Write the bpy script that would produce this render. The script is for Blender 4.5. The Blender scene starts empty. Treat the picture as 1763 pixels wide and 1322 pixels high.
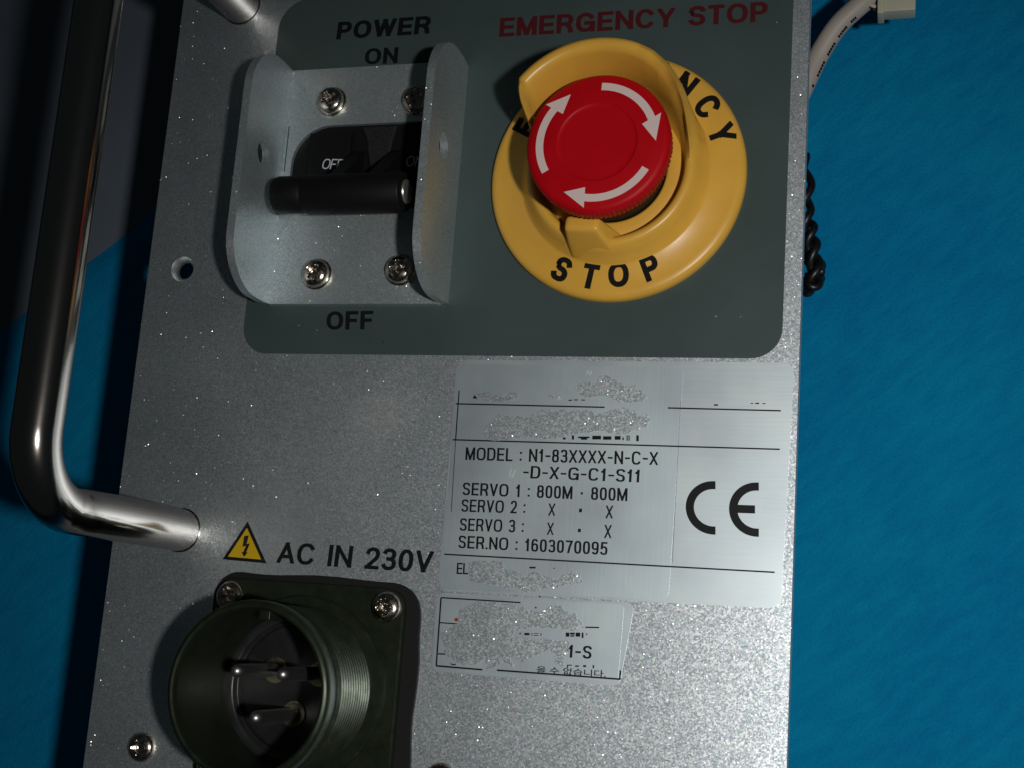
import bpy, bmesh, math, random
from mathutils import Vector, Matrix
from mathutils.geometry import tessellate_polygon
random.seed(7)
S = 0.001                      # everything below is written in millimetres
HP = 74.0                      # height of the faceplate above the cloth
PI = math.pi
SC = bpy.context.scene
COL = SC.collection

# ------------------------------------------------------------------ camera
# plate axes (x right, y up, z out of the plate); origin = foot of the camera's perpendicular on the plate
F_PX, W_PX, H_PX, DCAM = 2199.28, 1763.0, 1322.0, 276.06
R3 = ((0.95824827, 0.01570792, -0.2855057),
      (0.07252766, -0.97918811, 0.18955312),
      (-0.2765863, -0.20234601, -0.93944457))
OX, OY = 100.0, -50.0          # plate coordinates -> world offset (mm)
def Wd(x, y, z=0.0):
    return Vector(((x + OX) * S, (y + OY) * S, (z + HP) * S))
cam = bpy.data.cameras.new('camera'); camo = bpy.data.objects.new('camera', cam); COL.objects.link(camo)
cam.sensor_fit = 'HORIZONTAL'; cam.sensor_width = 36.0; cam.lens = 36.0 * F_PX / W_PX
cam.clip_start = 0.01; cam.clip_end = 20.0
M = Matrix(((R3[0][0], -R3[0][1], -R3[0][2]), (R3[1][0], -R3[1][1], -R3[1][2]), (R3[2][0], -R3[2][1], -R3[2][2]))).to_4x4()
M.translation = Wd(0, 0, DCAM)
camo.matrix_world = M
SC.camera = camo
def P(px, py, z=0.0):
    """plate coordinates (mm) of a photographed point lying z mm above the plate"""
    d = ((px - W_PX / 2) / F_PX, (py - H_PX / 2) / F_PX, 1.0)
    v = [sum(R3[i][k] * d[k] for k in range(3)) for i in range(3)]
    t = (z - DCAM) / v[2]
    return (v[0] * t, v[1] * t)

# ------------------------------------------------------------------ world, lamp, exposure
wd = bpy.data.worlds.new('World'); SC.world = wd; wd.use_nodes = True
bg = wd.node_tree.nodes['Background']
bg.inputs[0].default_value = (0.62, 0.80, 0.88, 1); bg.inputs[1].default_value = 0.012
lamp = bpy.data.lights.new('lamp', 'SPOT'); lampo = bpy.data.objects.new('lamp', lamp); COL.objects.link(lampo)
lamp.spot_size = math.radians(72); lamp.spot_blend = 1.0; lamp.energy = 3.4; lamp.shadow_soft_size = 0.009; lamp.color = (1.0, 0.985, 0.96)
lampo.location = Wd(108, -20, 355)
lampo.rotation_euler = (Wd(-28, 14, 0) - lampo.location).to_track_quat('-Z', 'Y').to_euler()
SC.view_settings.view_transform = 'Standard'; SC.view_settings.look = 'None'
SC.view_settings.exposure = 0.0; SC.view_settings.gamma = 1.0; SC.view_settings.use_curve_mapping = False

# ------------------------------------------------------------------ materials
MATS = {}
def pm(name, base, metallic=0.0, rough=0.5, spec=0.5, bump=None, var=None, coat=0.0, sheen=0.0):
    """Principled material; bump=(scale per mm, strength, stretch) noise relief; var=(scale, amount) tone variation"""
    m = bpy.data.materials.new(name); m.use_nodes = True; nt = m.node_tree; N = nt.nodes; L = nt.links
    b = N['Principled BSDF']
    b.inputs['Base Color'].default_value = (*base, 1); b.inputs['Metallic'].default_value = metallic
    b.inputs['Roughness'].default_value = rough; b.inputs['Specular IOR Level'].default_value = spec
    b.inputs['Coat Weight'].default_value = coat; b.inputs['Coat Roughness'].default_value = 0.15
    b.inputs['Sheen Weight'].default_value = sheen
    tc = N.new('ShaderNodeTexCoord'); mp = N.new('ShaderNodeMapping')
    L.new(tc.outputs['Object'], mp.inputs[0]); mp.inputs['Scale'].default_value = (1000, 1000, 1000)
    if bump:
        mp2 = N.new('ShaderNodeMapping'); L.new(tc.outputs['Object'], mp2.inputs[0])
        mp2.inputs['Scale'].default_value = [1000 * k for k in bump[2]]
        n = N.new('ShaderNodeTexNoise'); n.inputs['Scale'].default_value = bump[0]; n.inputs['Detail'].default_value = 4
        L.new(mp2.outputs[0], n.inputs['Vector'])
        bp = N.new('ShaderNodeBump'); bp.inputs['Strength'].default_value = bump[1]; bp.inputs['Distance'].default_value = 0.0001
        L.new(n.outputs[0], bp.inputs['Height']); L.new(bp.outputs[0], b.inputs['Normal'])
    if var:
        n = N.new('ShaderNodeTexNoise'); n.inputs['Scale'].default_value = var[0]; n.inputs['Detail'].default_value = 6
        L.new(mp.outputs[0], n.inputs['Vector'])
        r = N.new('ShaderNodeMapRange'); r.inputs['From Min'].default_value = 0.3; r.inputs['From Max'].default_value = 0.7
        r.inputs['To Min'].default_value = 1 - var[1]; r.inputs['To Max'].default_value = 1 + var[1]
        L.new(n.outputs[0], r.inputs['Value'])
        h = N.new('ShaderNodeVectorMath'); h.operation = 'SCALE'; h.inputs[0].default_value = base
        L.new(r.outputs[0], h.inputs['Scale']); L.new(h.outputs[0], b.inputs['Base Color'])
        r2 = N.new('ShaderNodeMapRange'); r2.inputs['From Min'].default_value = 0.3; r2.inputs['From Max'].default_value = 0.7
        r2.inputs['To Min'].default_value = max(0.02, rough * (1 - var[1])); r2.inputs['To Max'].default_value = min(1, rough * (1 + var[1]))
        L.new(n.outputs[0], r2.inputs['Value']); L.new(r2.outputs[0], b.inputs['Roughness'])
    MATS[name] = m
    return m

def sparkle(name, base, rough=0.47, amp=0.12, spark=0.58, metallic=0.95, fleck=0.12, glow_smudges=None):
    """silver hammer-fine metallic paint: every flake tilts its own way, a few flakes are mirrors"""
    m = bpy.data.materials.new(name); m.use_nodes = True; nt = m.node_tree; N = nt.nodes; L = nt.links
    b = N['Principled BSDF']; b.inputs['Metallic'].default_value = metallic
    tc = N.new('ShaderNodeTexCoord'); mp = N.new('ShaderNodeMapping'); L.new(tc.outputs['Object'], mp.inputs[0])
    mp.inputs['Scale'].default_value = (1000, 1000, 1000)
    geo = N.new('ShaderNodeNewGeometry')
    def vor(scale):
        v = N.new('ShaderNodeTexVoronoi'); v.inputs['Scale'].default_value = scale; L.new(mp.outputs[0], v.inputs['Vector']); return v
    def vm(op, a=None, c=None, s=None):
        v = N.new('ShaderNodeVectorMath'); v.operation = op
        for i, q in ((0, a), (1, c)):
            if q is None: continue
            if isinstance(q, tuple): v.inputs[i].default_value = q
            else: L.new(q, v.inputs[i])
        if s is not None:
            if isinstance(s, float): v.inputs['Scale'].default_value = s
            else: L.new(s, v.inputs['Scale'])
        return v.outputs[0]
    def mt(op, a, c=None, clamp=False):
        v = N.new('ShaderNodeMath'); v.operation = op; v.use_clamp = clamp
        for i, q in ((0, a), (1, c)):
            if q is None: continue
            if isinstance(q, (int, float)): v.inputs[i].default_value = q
            else: L.new(q, v.inputs[i])
        return v.outputs[0]
    v1 = vor(3.2); v2 = vor(2.5)
    wn = N.new('ShaderNodeTexWhiteNoise'); L.new(v2.outputs['Color'], wn.inputs['Vector'])
    mask = mt('GREATER_THAN', wn.outputs['Value'], 1 - 0.48)           # one flake in eight may flash
    core = mt('LESS_THAN', v2.outputs['Distance'], 0.33)
    mask = mt('MULTIPLY', mask, core)
    t1 = vm('SCALE', vm('SUBTRACT', v1.outputs['Color'], (0.5, 0.5, 0.5)), None, amp)
    t2 = vm('SCALE', vm('SUBTRACT', v2.outputs['Color'], (0.5, 0.5, 0.5)), None, spark * 2)
    L.new(vm('NORMALIZE', vm('ADD', geo.outputs['Normal'], t1)), b.inputs['Normal'])
    L.new(vm('NORMALIZE', vm('ADD', geo.outputs['Normal'], t2)), b.inputs['Coat Normal'])
    L.new(mask, b.inputs['Coat Weight']); b.inputs['Coat Roughness'].default_value = 0.25; b.inputs['Coat IOR'].default_value = 2.3
    b.inputs['Roughness'].default_value = rough
    wn2 = N.new('ShaderNodeTexWhiteNoise'); L.new(v1.outputs['Color'], wn2.inputs['Vector'])
    k = mt('ADD', mt('MULTIPLY', wn2.outputs['Value'], fleck * 2), 1 - fleck)
    n = N.new('ShaderNodeTexNoise'); n.inputs['Scale'].default_value = 0.06; n.inputs['Detail'].default_value = 5
    L.new(mp.outputs[0], n.inputs['Vector'])
    k = mt('MULTIPLY', k, mt('ADD', mt('MULTIPLY', n.outputs[0], 0.35), 0.83))
    if glow_smudges:                                                        # soft hazy glow painted into the base colour, plus fainter pale smudges
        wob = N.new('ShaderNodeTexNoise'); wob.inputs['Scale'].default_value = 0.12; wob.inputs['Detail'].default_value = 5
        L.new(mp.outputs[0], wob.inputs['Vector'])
        for (mx, my, mr, ma) in glow_smudges:
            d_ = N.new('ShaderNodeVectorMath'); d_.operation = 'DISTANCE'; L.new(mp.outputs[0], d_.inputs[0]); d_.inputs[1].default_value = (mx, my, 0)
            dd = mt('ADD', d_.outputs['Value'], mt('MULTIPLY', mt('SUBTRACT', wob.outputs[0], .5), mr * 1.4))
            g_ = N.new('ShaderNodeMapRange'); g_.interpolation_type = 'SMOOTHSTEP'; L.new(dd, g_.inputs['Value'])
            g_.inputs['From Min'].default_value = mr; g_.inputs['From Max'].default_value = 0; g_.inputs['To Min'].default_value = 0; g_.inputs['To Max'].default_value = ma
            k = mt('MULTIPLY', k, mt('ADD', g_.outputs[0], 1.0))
    tint = N.new('ShaderNodeMix'); tint.data_type = 'RGBA'; tint.inputs[0].default_value = 0.13
    tint.inputs[6].default_value = (*base, 1); L.new(v1.outputs['Color'], tint.inputs[7])
    L.new(vm('SCALE', tint.outputs[2], None, k), b.inputs['Base Color'])
    MATS[name] = m
    return m

silver = sparkle('silver_sparkle_paint', (0.80, 0.885, 0.92), glow_smudges=((-114, 50.5, 11.0, .26), (-121, 41, 17, .10), (-160, 60, 16, .10), (-70, -8, 18, .10)))  # first patch is the painted hazy glow left of the label, others faint smudges
silver_br = sparkle('silver_bracket_paint', (0.64, 0.725, 0.74), rough=0.45, amp=0.12, spark=0.55, metallic=0.8)
scrape = sparkle('scraped_silver', (0.80, 0.90, 0.92), rough=0.475, amp=0.13, spark=0.55, fleck=0.12)
ink = pm('dark_grey_print', (0.058, 0.086, 0.082), 0.0, 0.42, 0.45, bump=(1.2, 0.15, (1, 1, 1)), var=(0.05, 0.08))
black_ink = pm('black_print', (0.006, 0.007, 0.008), 0, 0.45, 0.35)
red_ink = pm('dark_red_print', (0.085, 0.009, 0.012), 0, 0.5, 0.3)
white_ink = pm('white_print', (0.62, 0.68, 0.72), 0, 0.5)
foil = pm('label_foil', (0.86, 0.96, 1.0), 0.95, 0.48, 0.5, bump=(0.8, 0.09, (0.08, 1.6, 1)), var=(0.05, 0.05))
film = pm('label_film', (0.83, 0.945, 0.995), 0.95, 0.485, 0.5, bump=(0.8, 0.07, (1.6, 0.08, 1)), var=(0.04, 0.06))
yellow_pl = pm('yellow_plastic', (0.80, 0.44, 0.062), 0, 0.34, 0.5, bump=(0.9, 0.12, (1, 1, 1)), var=(0.12, 0.05))
red_pl = pm('red_plastic', (0.50, 0.003, 0.008), 0, 0.45, 0.14, bump=(0.5, 0.10, (1, 1, 1)), var=(0.15, 0.06))
arrow_m = pm('arrow_white', (0.78, 0.62, 0.58), 0, 0.5)
black_pl = pm('black_plastic', (0.006, 0.006, 0.006), 0, 0.55, 0.25, bump=(1.5, 0.2, (1, 1, 1)))
grey_pl = pm('dusty_black_plastic', (0.016, 0.017, 0.017), 0, 0.7, 0.3, bump=(2.5, 0.5, (1, 1, 1)), var=(2.0, 0.35))
chrome = pm('chrome', (0.46, 0.42, 0.39), 1.0, 0.17, 0.5, bump=(1.3, 0.05, (1, 1, .25)))
nickel = pm('nickel_screw', (0.58, 0.52, 0.44), 1.0, 0.22, 0.5, bump=(1.5, 0.30, (1, 1, 1)), var=(1.2, 0.35))
rivet_m = pm('rivet_metal', (0.66, 0.64, 0.56), 0.9, 0.35)
olive = pm('olive_drab_anodised', (0.026, 0.036, 0.021), 0.5, 0.36, 0.5, bump=(1.2, 0.15, (1, 1, 1)), var=(0.3, 0.15))
insert_m = pm('black_insert', (0.016, 0.017, 0.017), 0, 0.35, 0.5, bump=(0.6, 0.2, (1, 1, 1)), var=(0.2, 0.2))
pin_m = pm('silver_pin', (0.72, 0.70, 0.70), 1.0, 0.38)
brass = pm('brass_socket', (0.20, 0.18, 0.12), 0.8, 0.42, var=(1.0, 0.3))
rubber = pm('rubber_gasket', (0.010, 0.010, 0.010), 0, 0.65, 0.3, bump=(1.0, 0.4, (1, 1, 1)))
warn = pm('warning_yellow', (0.66, 0.42, 0.006), 0, 0.5)
cable_m = pm('cable_grey', (0.46, 0.40, 0.35), 0, 0.5, 0.4, bump=(0.6, 0.1, (1, 1, 1)), var=(0.1, 0.06))
plug_m = pm('ivory_plug', (0.52, 0.50, 0.38), 0, 0.45, 0.4)
wire_m = pm('black_wire', (0.007, 0.007, 0.007), 0, 0.4, 0.5)
case_m = pm('grey_case', (0.10, 0.11, 0.11), 0.3, 0.5)
table_m = pm('grey_tabletop', (0.14, 0.17, 0.21), 0, 0.7, 0.3, bump=(0.4, 0.2, (1, 1, 1)), var=(0.02, 0.1))

def cloth_mat():
    m = bpy.data.materials.new('blue_cloth'); m.use_nodes = True; nt = m.node_tree; N = nt.nodes; L = nt.links
    b = N['Principled BSDF']; b.inputs['Roughness'].default_value = 0.95; b.inputs['Specular IOR Level'].default_value = 0.12
    b.inputs['Sheen Weight'].default_value = 0.12; b.inputs['Sheen Roughness'].default_value = 0.5
    b.inputs['Sheen Tint'].default_value = (0.1, 0.6, 1, 1)
    tc = N.new('ShaderNodeTexCoord')
    def noise(scale, st, rot, det=4):
        mp = N.new('ShaderNodeMapping'); L.new(tc.outputs['Object'], mp.inputs[0])
        mp.inputs['Scale'].default_value = (.001 / st[0], .001 / st[1], .001); mp.inputs['Rotation'].default_value = (0, 0, rot)
        mp.vector_type = 'TEXTURE'
        n = N.new('ShaderNodeTexNoise'); n.inputs['Scale'].default_value = scale; n.inputs['Detail'].default_value = det
        L.new(mp.outputs[0], n.inputs['Vector']); return n.outputs[0]
    fine = noise(1.6, (1, 1), 0, 3); nap = noise(0.22, (0.5, 1.6), 0.75, 6); big = noise(0.02, (1, 1), 0.4, 3)
    def madd(x, a, c):
        v = N.new('ShaderNodeMath'); v.operation = 'MULTIPLY_ADD'; L.new(x, v.inputs[0]); v.inputs[1].default_value = a
        if isinstance(c, float): v.inputs[2].default_value = c
        else: L.new(c, v.inputs[2])
        return v.outputs[0]
    t = madd(fine, 0.30, madd(nap, 0.35, madd(big, 0.35, 0.0)))
    cr = N.new('ShaderNodeValToRGB'); e = cr.color_ramp.elements
    e[0].position = 0.33; e[0].color = (0.0, 0.168, 0.40, 1); e[1].position = 0.68; e[1].color = (0.002, 0.290, 0.515, 1)
    L.new(t, cr.inputs[0]); L.new(cr.outputs[0], b.inputs['Base Color'])
    bp = N.new('ShaderNodeBump'); bp.inputs['Strength'].default_value = 0.9; bp.inputs['Distance'].default_value = 0.0005
    hb_ = madd(fine, 0.55, madd(noise(0.55, (.6, 1.5), 0.75, 5), 0.45, 0.0))
    L.new(hb_, bp.inputs['Height']); L.new(bp.outputs[0], b.inputs['Normal'])
    return m
cloth_m = cloth_mat()

# ------------------------------------------------------------------ helpers
def tag(o, label=None, cat=None, group=None, kind=None):
    for k, v in (('label', label), ('category', cat), ('group', group), ('kind', kind)):
        if v: o[k] = v
    return o
def empty(name, x, y, z, label, cat):
    o = bpy.data.objects.new(name, None); COL.objects.link(o); o.location = Wd(x, y, z); o.empty_display_size = 0.02
    return tag(o, label, cat)
def finish(bm, name, mat, smooth=40):
    bmesh.ops.remove_doubles(bm, verts=bm.verts, dist=1e-5)
    bmesh.ops.recalc_face_normals(bm, faces=bm.faces)
    me = bpy.data.meshes.new(name)
    for v in bm.verts: v.co *= S
    bm.to_mesh(me); bm.free()
    mats = mat if isinstance(mat, (list, tuple)) else [mat]
    for m in mats: me.materials.append(m)
    if smooth:
        me.polygons.foreach_set('use_smooth', [True] * len(me.polygons))
        me.set_sharp_from_angle(angle=math.radians(smooth))
    return me
def link(name, me, parent=None, at=(0, 0, 0), rotz=0.0, label=None):
    """at: plate coordinates of the mesh's own origin"""
    o = bpy.data.objects.new(name, me); COL.objects.link(o)
    mw = Matrix.Translation(Wd(*at)) @ Matrix.Rotation(rotz, 4, 'Z')
    if parent is not None:
        o.parent = parent
        o.matrix_parent_inverse = Matrix.Identity(4)
        o.matrix_basis = WM[parent].inverted() @ mw
    else:
        o.matrix_basis = mw
    WM[o] = mw
    if label: o['label'] = label
    return o
WM = {}
def build(name, bm, mat, parent=None, at=(0, 0, 0), smooth=40, label=None):
    return link(name, finish(bm, name, mat, smooth), parent, at, 0.0, label)

def poly3(bm, outer, holes, f0, f1, hole_low=None):
    """prism between two levels: f0/f1 map (u,v) to a 3-D point; holes may be narrower at the low level"""
    hole_low = hole_low or holes
    top = [bm.verts.new(f1(*p)) for p in outer]; bot = [bm.verts.new(f0(*p)) for p in outer]
    ht = [[bm.verts.new(f1(*p)) for p in h] for h in holes]; hb = [[bm.verts.new(f0(*p)) for p in h] for h in hole_low]
    for verts, loops, hl in ((top, holes, ht), (bot, hole_low, hb)):
        flat = verts + [v for h in hl for v in h]
        tri = tessellate_polygon([[Vector((p[0], p[1], 0)) for p in outer]] + [[Vector((p[0], p[1], 0)) for p in h] for h in loops])
        for t in tri:
            try: bm.faces.new([flat[i] for i in t])
            except ValueError: pass
    for a, c in [(top, bot)] + list(zip(ht, hb)):
        n = len(a)
        for i in range(n):
            bm.faces.new((a[i], a[(i + 1) % n], c[(i + 1) % n], c[i]))
def prism(bm, outer, z0, z1, holes=(), hole_low=None, inset=0.0):
    """inset: chamfer at the top outer edge"""
    if inset:
        n = len(outer); ins = []
        area = sum(outer[i][0] * outer[(i + 1) % n][1] - outer[(i + 1) % n][0] * outer[i][1] for i in range(n))
        sg = 1 if area > 0 else -1
        for i in range(n):
            a, b, c = (Vector(outer[i - 1]), Vector(outer[i]), Vector(outer[(i + 1) % n]))
            d1 = (b - a).normalized(); d2 = (c - b).normalized()
            n1 = Vector((-d1.y, d1.x)) * sg; n2 = Vector((-d2.y, d2.x)) * sg
            mm = (n1 + n2); mm = mm / max(0.3, mm.length_squared / 2)
            ins.append(tuple(b + mm * inset))
        zt = z1 - inset
        top = [bm.verts.new((*p, z1)) for p in ins]; mid = [bm.verts.new((*p, zt)) for p in outer]; bot = [bm.verts.new((*p, z0)) for p in outer]
        hl = hole_low or holes
        ht = [[bm.verts.new((*p, z1)) for p in h] for h in holes]; hb = [[bm.verts.new((*p, z0)) for p in h] for h in hl]
        for verts, base, loops, hv in ((top, ins, holes, ht), (bot, outer, hl, hb)):
            flat = verts + [v for h in hv for v in h]
            for t in tessellate_polygon([[Vector((p[0], p[1], 0)) for p in base]] + [[Vector((p[0], p[1], 0)) for p in h] for h in loops]):
                try: bm.faces.new([flat[i] for i in t])
                except ValueError: pass
        for a, c in [(top, mid), (mid, bot)] + list(zip(ht, hb)):
            k = len(a)
            for i in range(k): bm.faces.new((a[i], a[(i + 1) % k], c[(i + 1) % k], c[i]))
    else:
        poly3(bm, outer, list(holes), lambda u, v: (u, v, z0), lambda u, v: (u, v, z1), hole_low)
def rrect(x0, y0, x1, y1, r, n=8):
    """rounded rectangle, r a number or four (bl, br, tr, tl)"""
    rs = [r] * 4 if isinstance(r, (int, float)) else r
    out = []
    for (cx, cy, sx, sy, a, rr) in ((x0, y0, 1, 1, PI, rs[0]), (x1, y0, -1, 1, 1.5 * PI, rs[1]), (x1, y1, -1, -1, 0, rs[2]), (x0, y1, 1, -1, 0.5 * PI, rs[3])):
        if rr <= 0: out.append((cx, cy)); continue
        for i in range(n + 1):
            t = a + i / n * PI / 2
            out.append((cx + sx * rr + rr * math.cos(t), cy + sy * rr + rr * math.sin(t)))
    return out
def circ(x, y, r, n=40):
    return [(x + r * math.cos(2 * PI * i / n), y + r * math.sin(2 * PI * i / n)) for i in range(n)]
def box(bm, x0, y0, z0, x1, y1, z1, bev=0.0):
    vs = [bm.verts.new(p) for p in ((x0, y0, z0), (x1, y0, z0), (x1, y1, z0), (x0, y1, z0), (x0, y0, z1), (x1, y0, z1), (x1, y1, z1), (x0, y1, z1))]
    fs = [bm.faces.new([vs[i] for i in f]) for f in ((0, 3, 2, 1), (4, 5, 6, 7), (0, 1, 5, 4), (1, 2, 6, 5), (2, 3, 7, 6), (3, 0, 4, 7))]
    if bev:
        es = list({e for f in fs for e in f.edges})
        bmesh.ops.bevel(bm, geom=es, offset=bev, segments=3, affect='EDGES', profile=0.5)
def lathe(bm, prof, cx=0, cy=0, n=96, rf=None, close=True):
    """prof: list of (r, z) or function of angle"""
    rings = []
    for i in range(n):
        a = 2 * PI * i / n
        pr = prof(a) if callable(prof) else prof
        rings.append([bm.verts.new((cx + (r + (rf(a, k) if rf else 0)) * math.cos(a), cy + (r + (rf(a, k) if rf else 0)) * math.sin(a), z)) for k, (r, z) in enumerate(pr)])
    for i in range(n):
        a, b = rings[i], rings[(i + 1) % n]
        for k in range(len(a) - 1):
            bm.faces.new((a[k], b[k], b[k + 1], a[k + 1]))
def tube(bm, pts, r, n=20, cap=True):
    pts = [Vector(p) for p in pts]; rings = []; up = None
    for i, p in enumerate(pts):
        d = (pts[min(i + 1, len(pts) - 1)] - pts[max(i - 1, 0)]).normalized()
        if up is None:
            up = Vector((0, 0, 1)) if abs(d.z) < 0.9 else Vector((1, 0, 0))
        up = (up - d * up.dot(d)).normalized(); s = d.cross(up)
        rr = r(i / (len(pts) - 1)) if callable(r) else r
        rings.append([bm.verts.new(p + rr * (math.cos(2 * PI * k / n) * up + math.sin(2 * PI * k / n) * s)) for k in range(n)])
    for a, b in zip(rings, rings[1:]):
        for k in range(n): bm.faces.new((a[k], a[(k + 1) % n], b[(k + 1) % n], b[k]))
    if cap:
        bm.faces.new(rings[0]); bm.faces.new(rings[-1])
def smoothpath(pts, n=8):
    pts = [Vector(p) for p in pts]; out = []
    for i in range(len(pts) - 1):
        p0 = pts[max(i - 1, 0)]; p1 = pts[i]; p2 = pts[i + 1]; p3 = pts[min(i + 2, len(pts) - 1)]
        for k in range(n):
            t = k / n
            out.append(0.5 * ((2 * p1) + (-p0 + p2) * t + (2 * p0 - 5 * p1 + 4 * p2 - p3) * t * t + (-p0 + 3 * p1 - 3 * p2 + p3) * t ** 3))
    out.append(pts[-1]); return out

# ---- stroke lettering: every glyph is drawn as ribbons of one weight
def se(cx, cy, rx, ry, a0, a1, n=26, k=2.3):
    out = []
    for i in range(n + 1):
        a = math.radians(a0 + (a1 - a0) * i / n); c, s = math.cos(a), math.sin(a)
        out.append((cx + rx * math.copysign(abs(c) ** (2 / k), c), cy + ry * math.copysign(abs(s) ** (2 / k), s)))
    return out
def glyph(ch, k):
    """strokes in the unit square (centre lines), plus relative width"""
    h = .5
    G = {
     'E': (.60, [[(0, 0), (0, 1)], [(0, 1), (1, 1)], [(0, .5), (.92, .5)], [(0, 0), (1, 0)]]),
     'F': (.57, [[(0, 0), (0, 1)], [(0, 1), (1, 1)], [(0, .49), (.85, .49)]]),
     'L': (.56, [[(0, 1), (0, 0)], [(0, 0), (1, 0)]]),
     'T': (.60, [[(0, 1), (1, 1)], [(.5, 1), (.5, 0)]]),
     'I': (.20, [[(.5, 0), (.5, 1)]]),
     'M': (.80, [[(0, 0), (0, 1)], [(1, 0), (1, 1)], [(.04, 1), (.5, .02)], [(.96, 1), (.5, .02)]]),
     'N': (.68, [[(0, 0), (0, 1)], [(1, 0), (1, 1)], [(.03, 1), (.97, 0)]]),
     'V': (.66, [[(0, 1), (.5, 0)], [(1, 1), (.5, 0)]]),
     'W': (.96, [[(0, 1), (.25, 0)], [(.25, 0), (.5, 1)], [(.5, 1), (.75, 0)], [(.75, 0), (1, 1)]]),
     'X': (.64, [[(0, 0), (1, 1)], [(0, 1), (1, 0)]]),
     'Y': (.66, [[(0, 1), (.5, .42)], [(1, 1), (.5, .42)], [(.5, .45), (.5, 0)]]),
     'A': (.70, [[(0, 0), (.5, 1)], [(1, 0), (.5, 1)], [(.2, .29), (.8, .29)]]),
     'O': (.76, [se(.5, .5, .5, .5, 0, 360, 44, k)]),
     '0': (.56, [se(.5, .5, .5, .5, 0, 360, 44, k)]),
     'C': (.72, [se(.5, .5, .5, .5, 38, 322, 36, k)]),
     'G': (.75, [se(.5, .5, .5, .5, 38, 335, 36, k), [(1, 0), (1, .46)], [(1, .46), (.58, .46)]]),
     'S': (.62, [se(.5, .755, .5, .245, 20, 200, 16, k) + se(.5, .755, .5, .245, 200, 262, 4, 2) + se(.5, .245, .5, .265, 82, -20, 8, 2) + se(.5, .245, .5, .245, -20, -160, 16, k)]),
     'P': (.62, [[(0, 0), (0, 1)], [(0, 1), (.6, 1)] + se(.55, .725, .45, .275, 85, -85, 16, k) + [(.5, .45), (0, .45)]]),
     'R': (.66, [[(0, 0), (0, 1)], [(0, 1), (.6, 1)] + se(.55, .735, .43, .265, 85, -85, 16, k) + [(.5, .47), (0, .47)], [(.55, .47), (.88, .30), (.98, 0)]]),
     'D': (.70, [[(0, 0), (0, 1)], [(0, 1), (.45, 1)] + se(.45, .5, .55, .5, 85, -85, 22, k) + [(.45, 0), (0, 0)]]),
     '1': (.40, [[(.68, 0), (.68, 1)], [(.1, .76), (.68, .93)]]),
     '2': (.56, [se(.5, .73, .48, .27, 165, -20, 18, k) + [(.86, .5), (.05, .03)], [(0, 0), (1, 0)]]),
     '3': (.56, [se(.48, .755, .46, .245, 155, -75, 16, k) + [(.42, .52)], [(.42, .52)] + se(.5, .26, .5, .26, 78, -155, 18, k)]),
     '5': (.56, [[(.95, 1), (.14, 1)], [(.14, 1), (.06, .5)], [(.06, .5)] + se(.48, .31, .52, .31, 130, -150, 22, k)]),
     '6': (.56, [se(.5, .3, .5, .3, 0, 360, 30, k), se(.5, .5, .5, .5, 50, 180, 14, k) + [(0, .35)]]),
     '7': (.56, [[(0, 1), (1, 1)], [(1, .98), (.62, .5), (.38, 0)]]),
     '8': (.56, [se(.5, .76, .45, .24, 0, 360, 28, k), se(.5, .27, .5, .27, 0, 360, 30, k)]),
     '9': (.56, [se(.5, .7, .5, .3, 0, 360, 30, k), se(.5, .5, .5, .5, -130, 0, 14, k) + [(1, .65)]]),
     '-': (.42, [[(0.05, .46), (.95, .46)]]),
     '.': (.16, [[(.5, 0), (.5, .02)]]),
     ':': (.16, [[(.5, .08), (.5, .10)], [(.5, .68), (.5, .70)]]),
     'x': (.30, [[(.5, .45), (.5, .50)]]),
     ' ': (.34, []),
    }
    return G[ch]
def ribbon(pts, w, caps=(True, True)):
    pts = [Vector(p) for p in pts]
    q = [pts[0]]
    for p in pts[1:]:
        if (p - q[-1]).length > 1e-4: q.append(p)
    closed = (q[0] - q[-1]).length < 1e-3
    if closed: q = q[:-1]
    n = len(q); A = []; B = []
    if not closed and n > 1:
        if caps[0]: q[0] = q[0] - (q[1] - q[0]).normalized() * w / 2
        if caps[1]: q[-1] = q[-1] + (q[-1] - q[-2]).normalized() * w / 2
    for i in range(n):
        d1 = (q[i] - q[i - 1]).normalized() if (i or closed) else None
        d2 = (q[(i + 1) % n] - q[i]).normalized() if (i < n - 1 or closed) else None
        d1 = d1 or d2; d2 = d2 or d1
        n1 = Vector((-d1.y, d1.x)); n2 = Vector((-d2.y, d2.x)); m = n1 + n2
        m = m / max(.5, m.length_squared / 2)
        A.append(q[i] + m * w / 2); B.append(q[i] - m * w / 2)
    quads = []
    for i in range(n if closed else n - 1):
        j = (i + 1) % n; quads.append((A[i], A[j], B[j], B[i]))
    return quads
def text_local(s, weight, k, track, xs):
    """list of (stroke index, quads) for a string with cap height 1; returns total width"""
    x = 0; out = []
    for ch in s:
        wd_, st = glyph(ch, k); wd_ *= xs
        iw = max(wd_ - weight, 1e-3)
        for i, sk in enumerate(st):
            pts = [(x + weight / 2 + u * iw, weight / 2 + v * (1 - weight)) for u, v in sk]
            if ch in 'I.:x': pts = [(x + wd_ / 2, p[1]) for p in pts]
            qs = [[Vector((p.x, min(1.0, max(0.0, p.y)))) for p in qd] for qd in ribbon(pts, weight)]
            out.append((i, qs))
        x += wd_ + track
    return out, x - track
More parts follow.
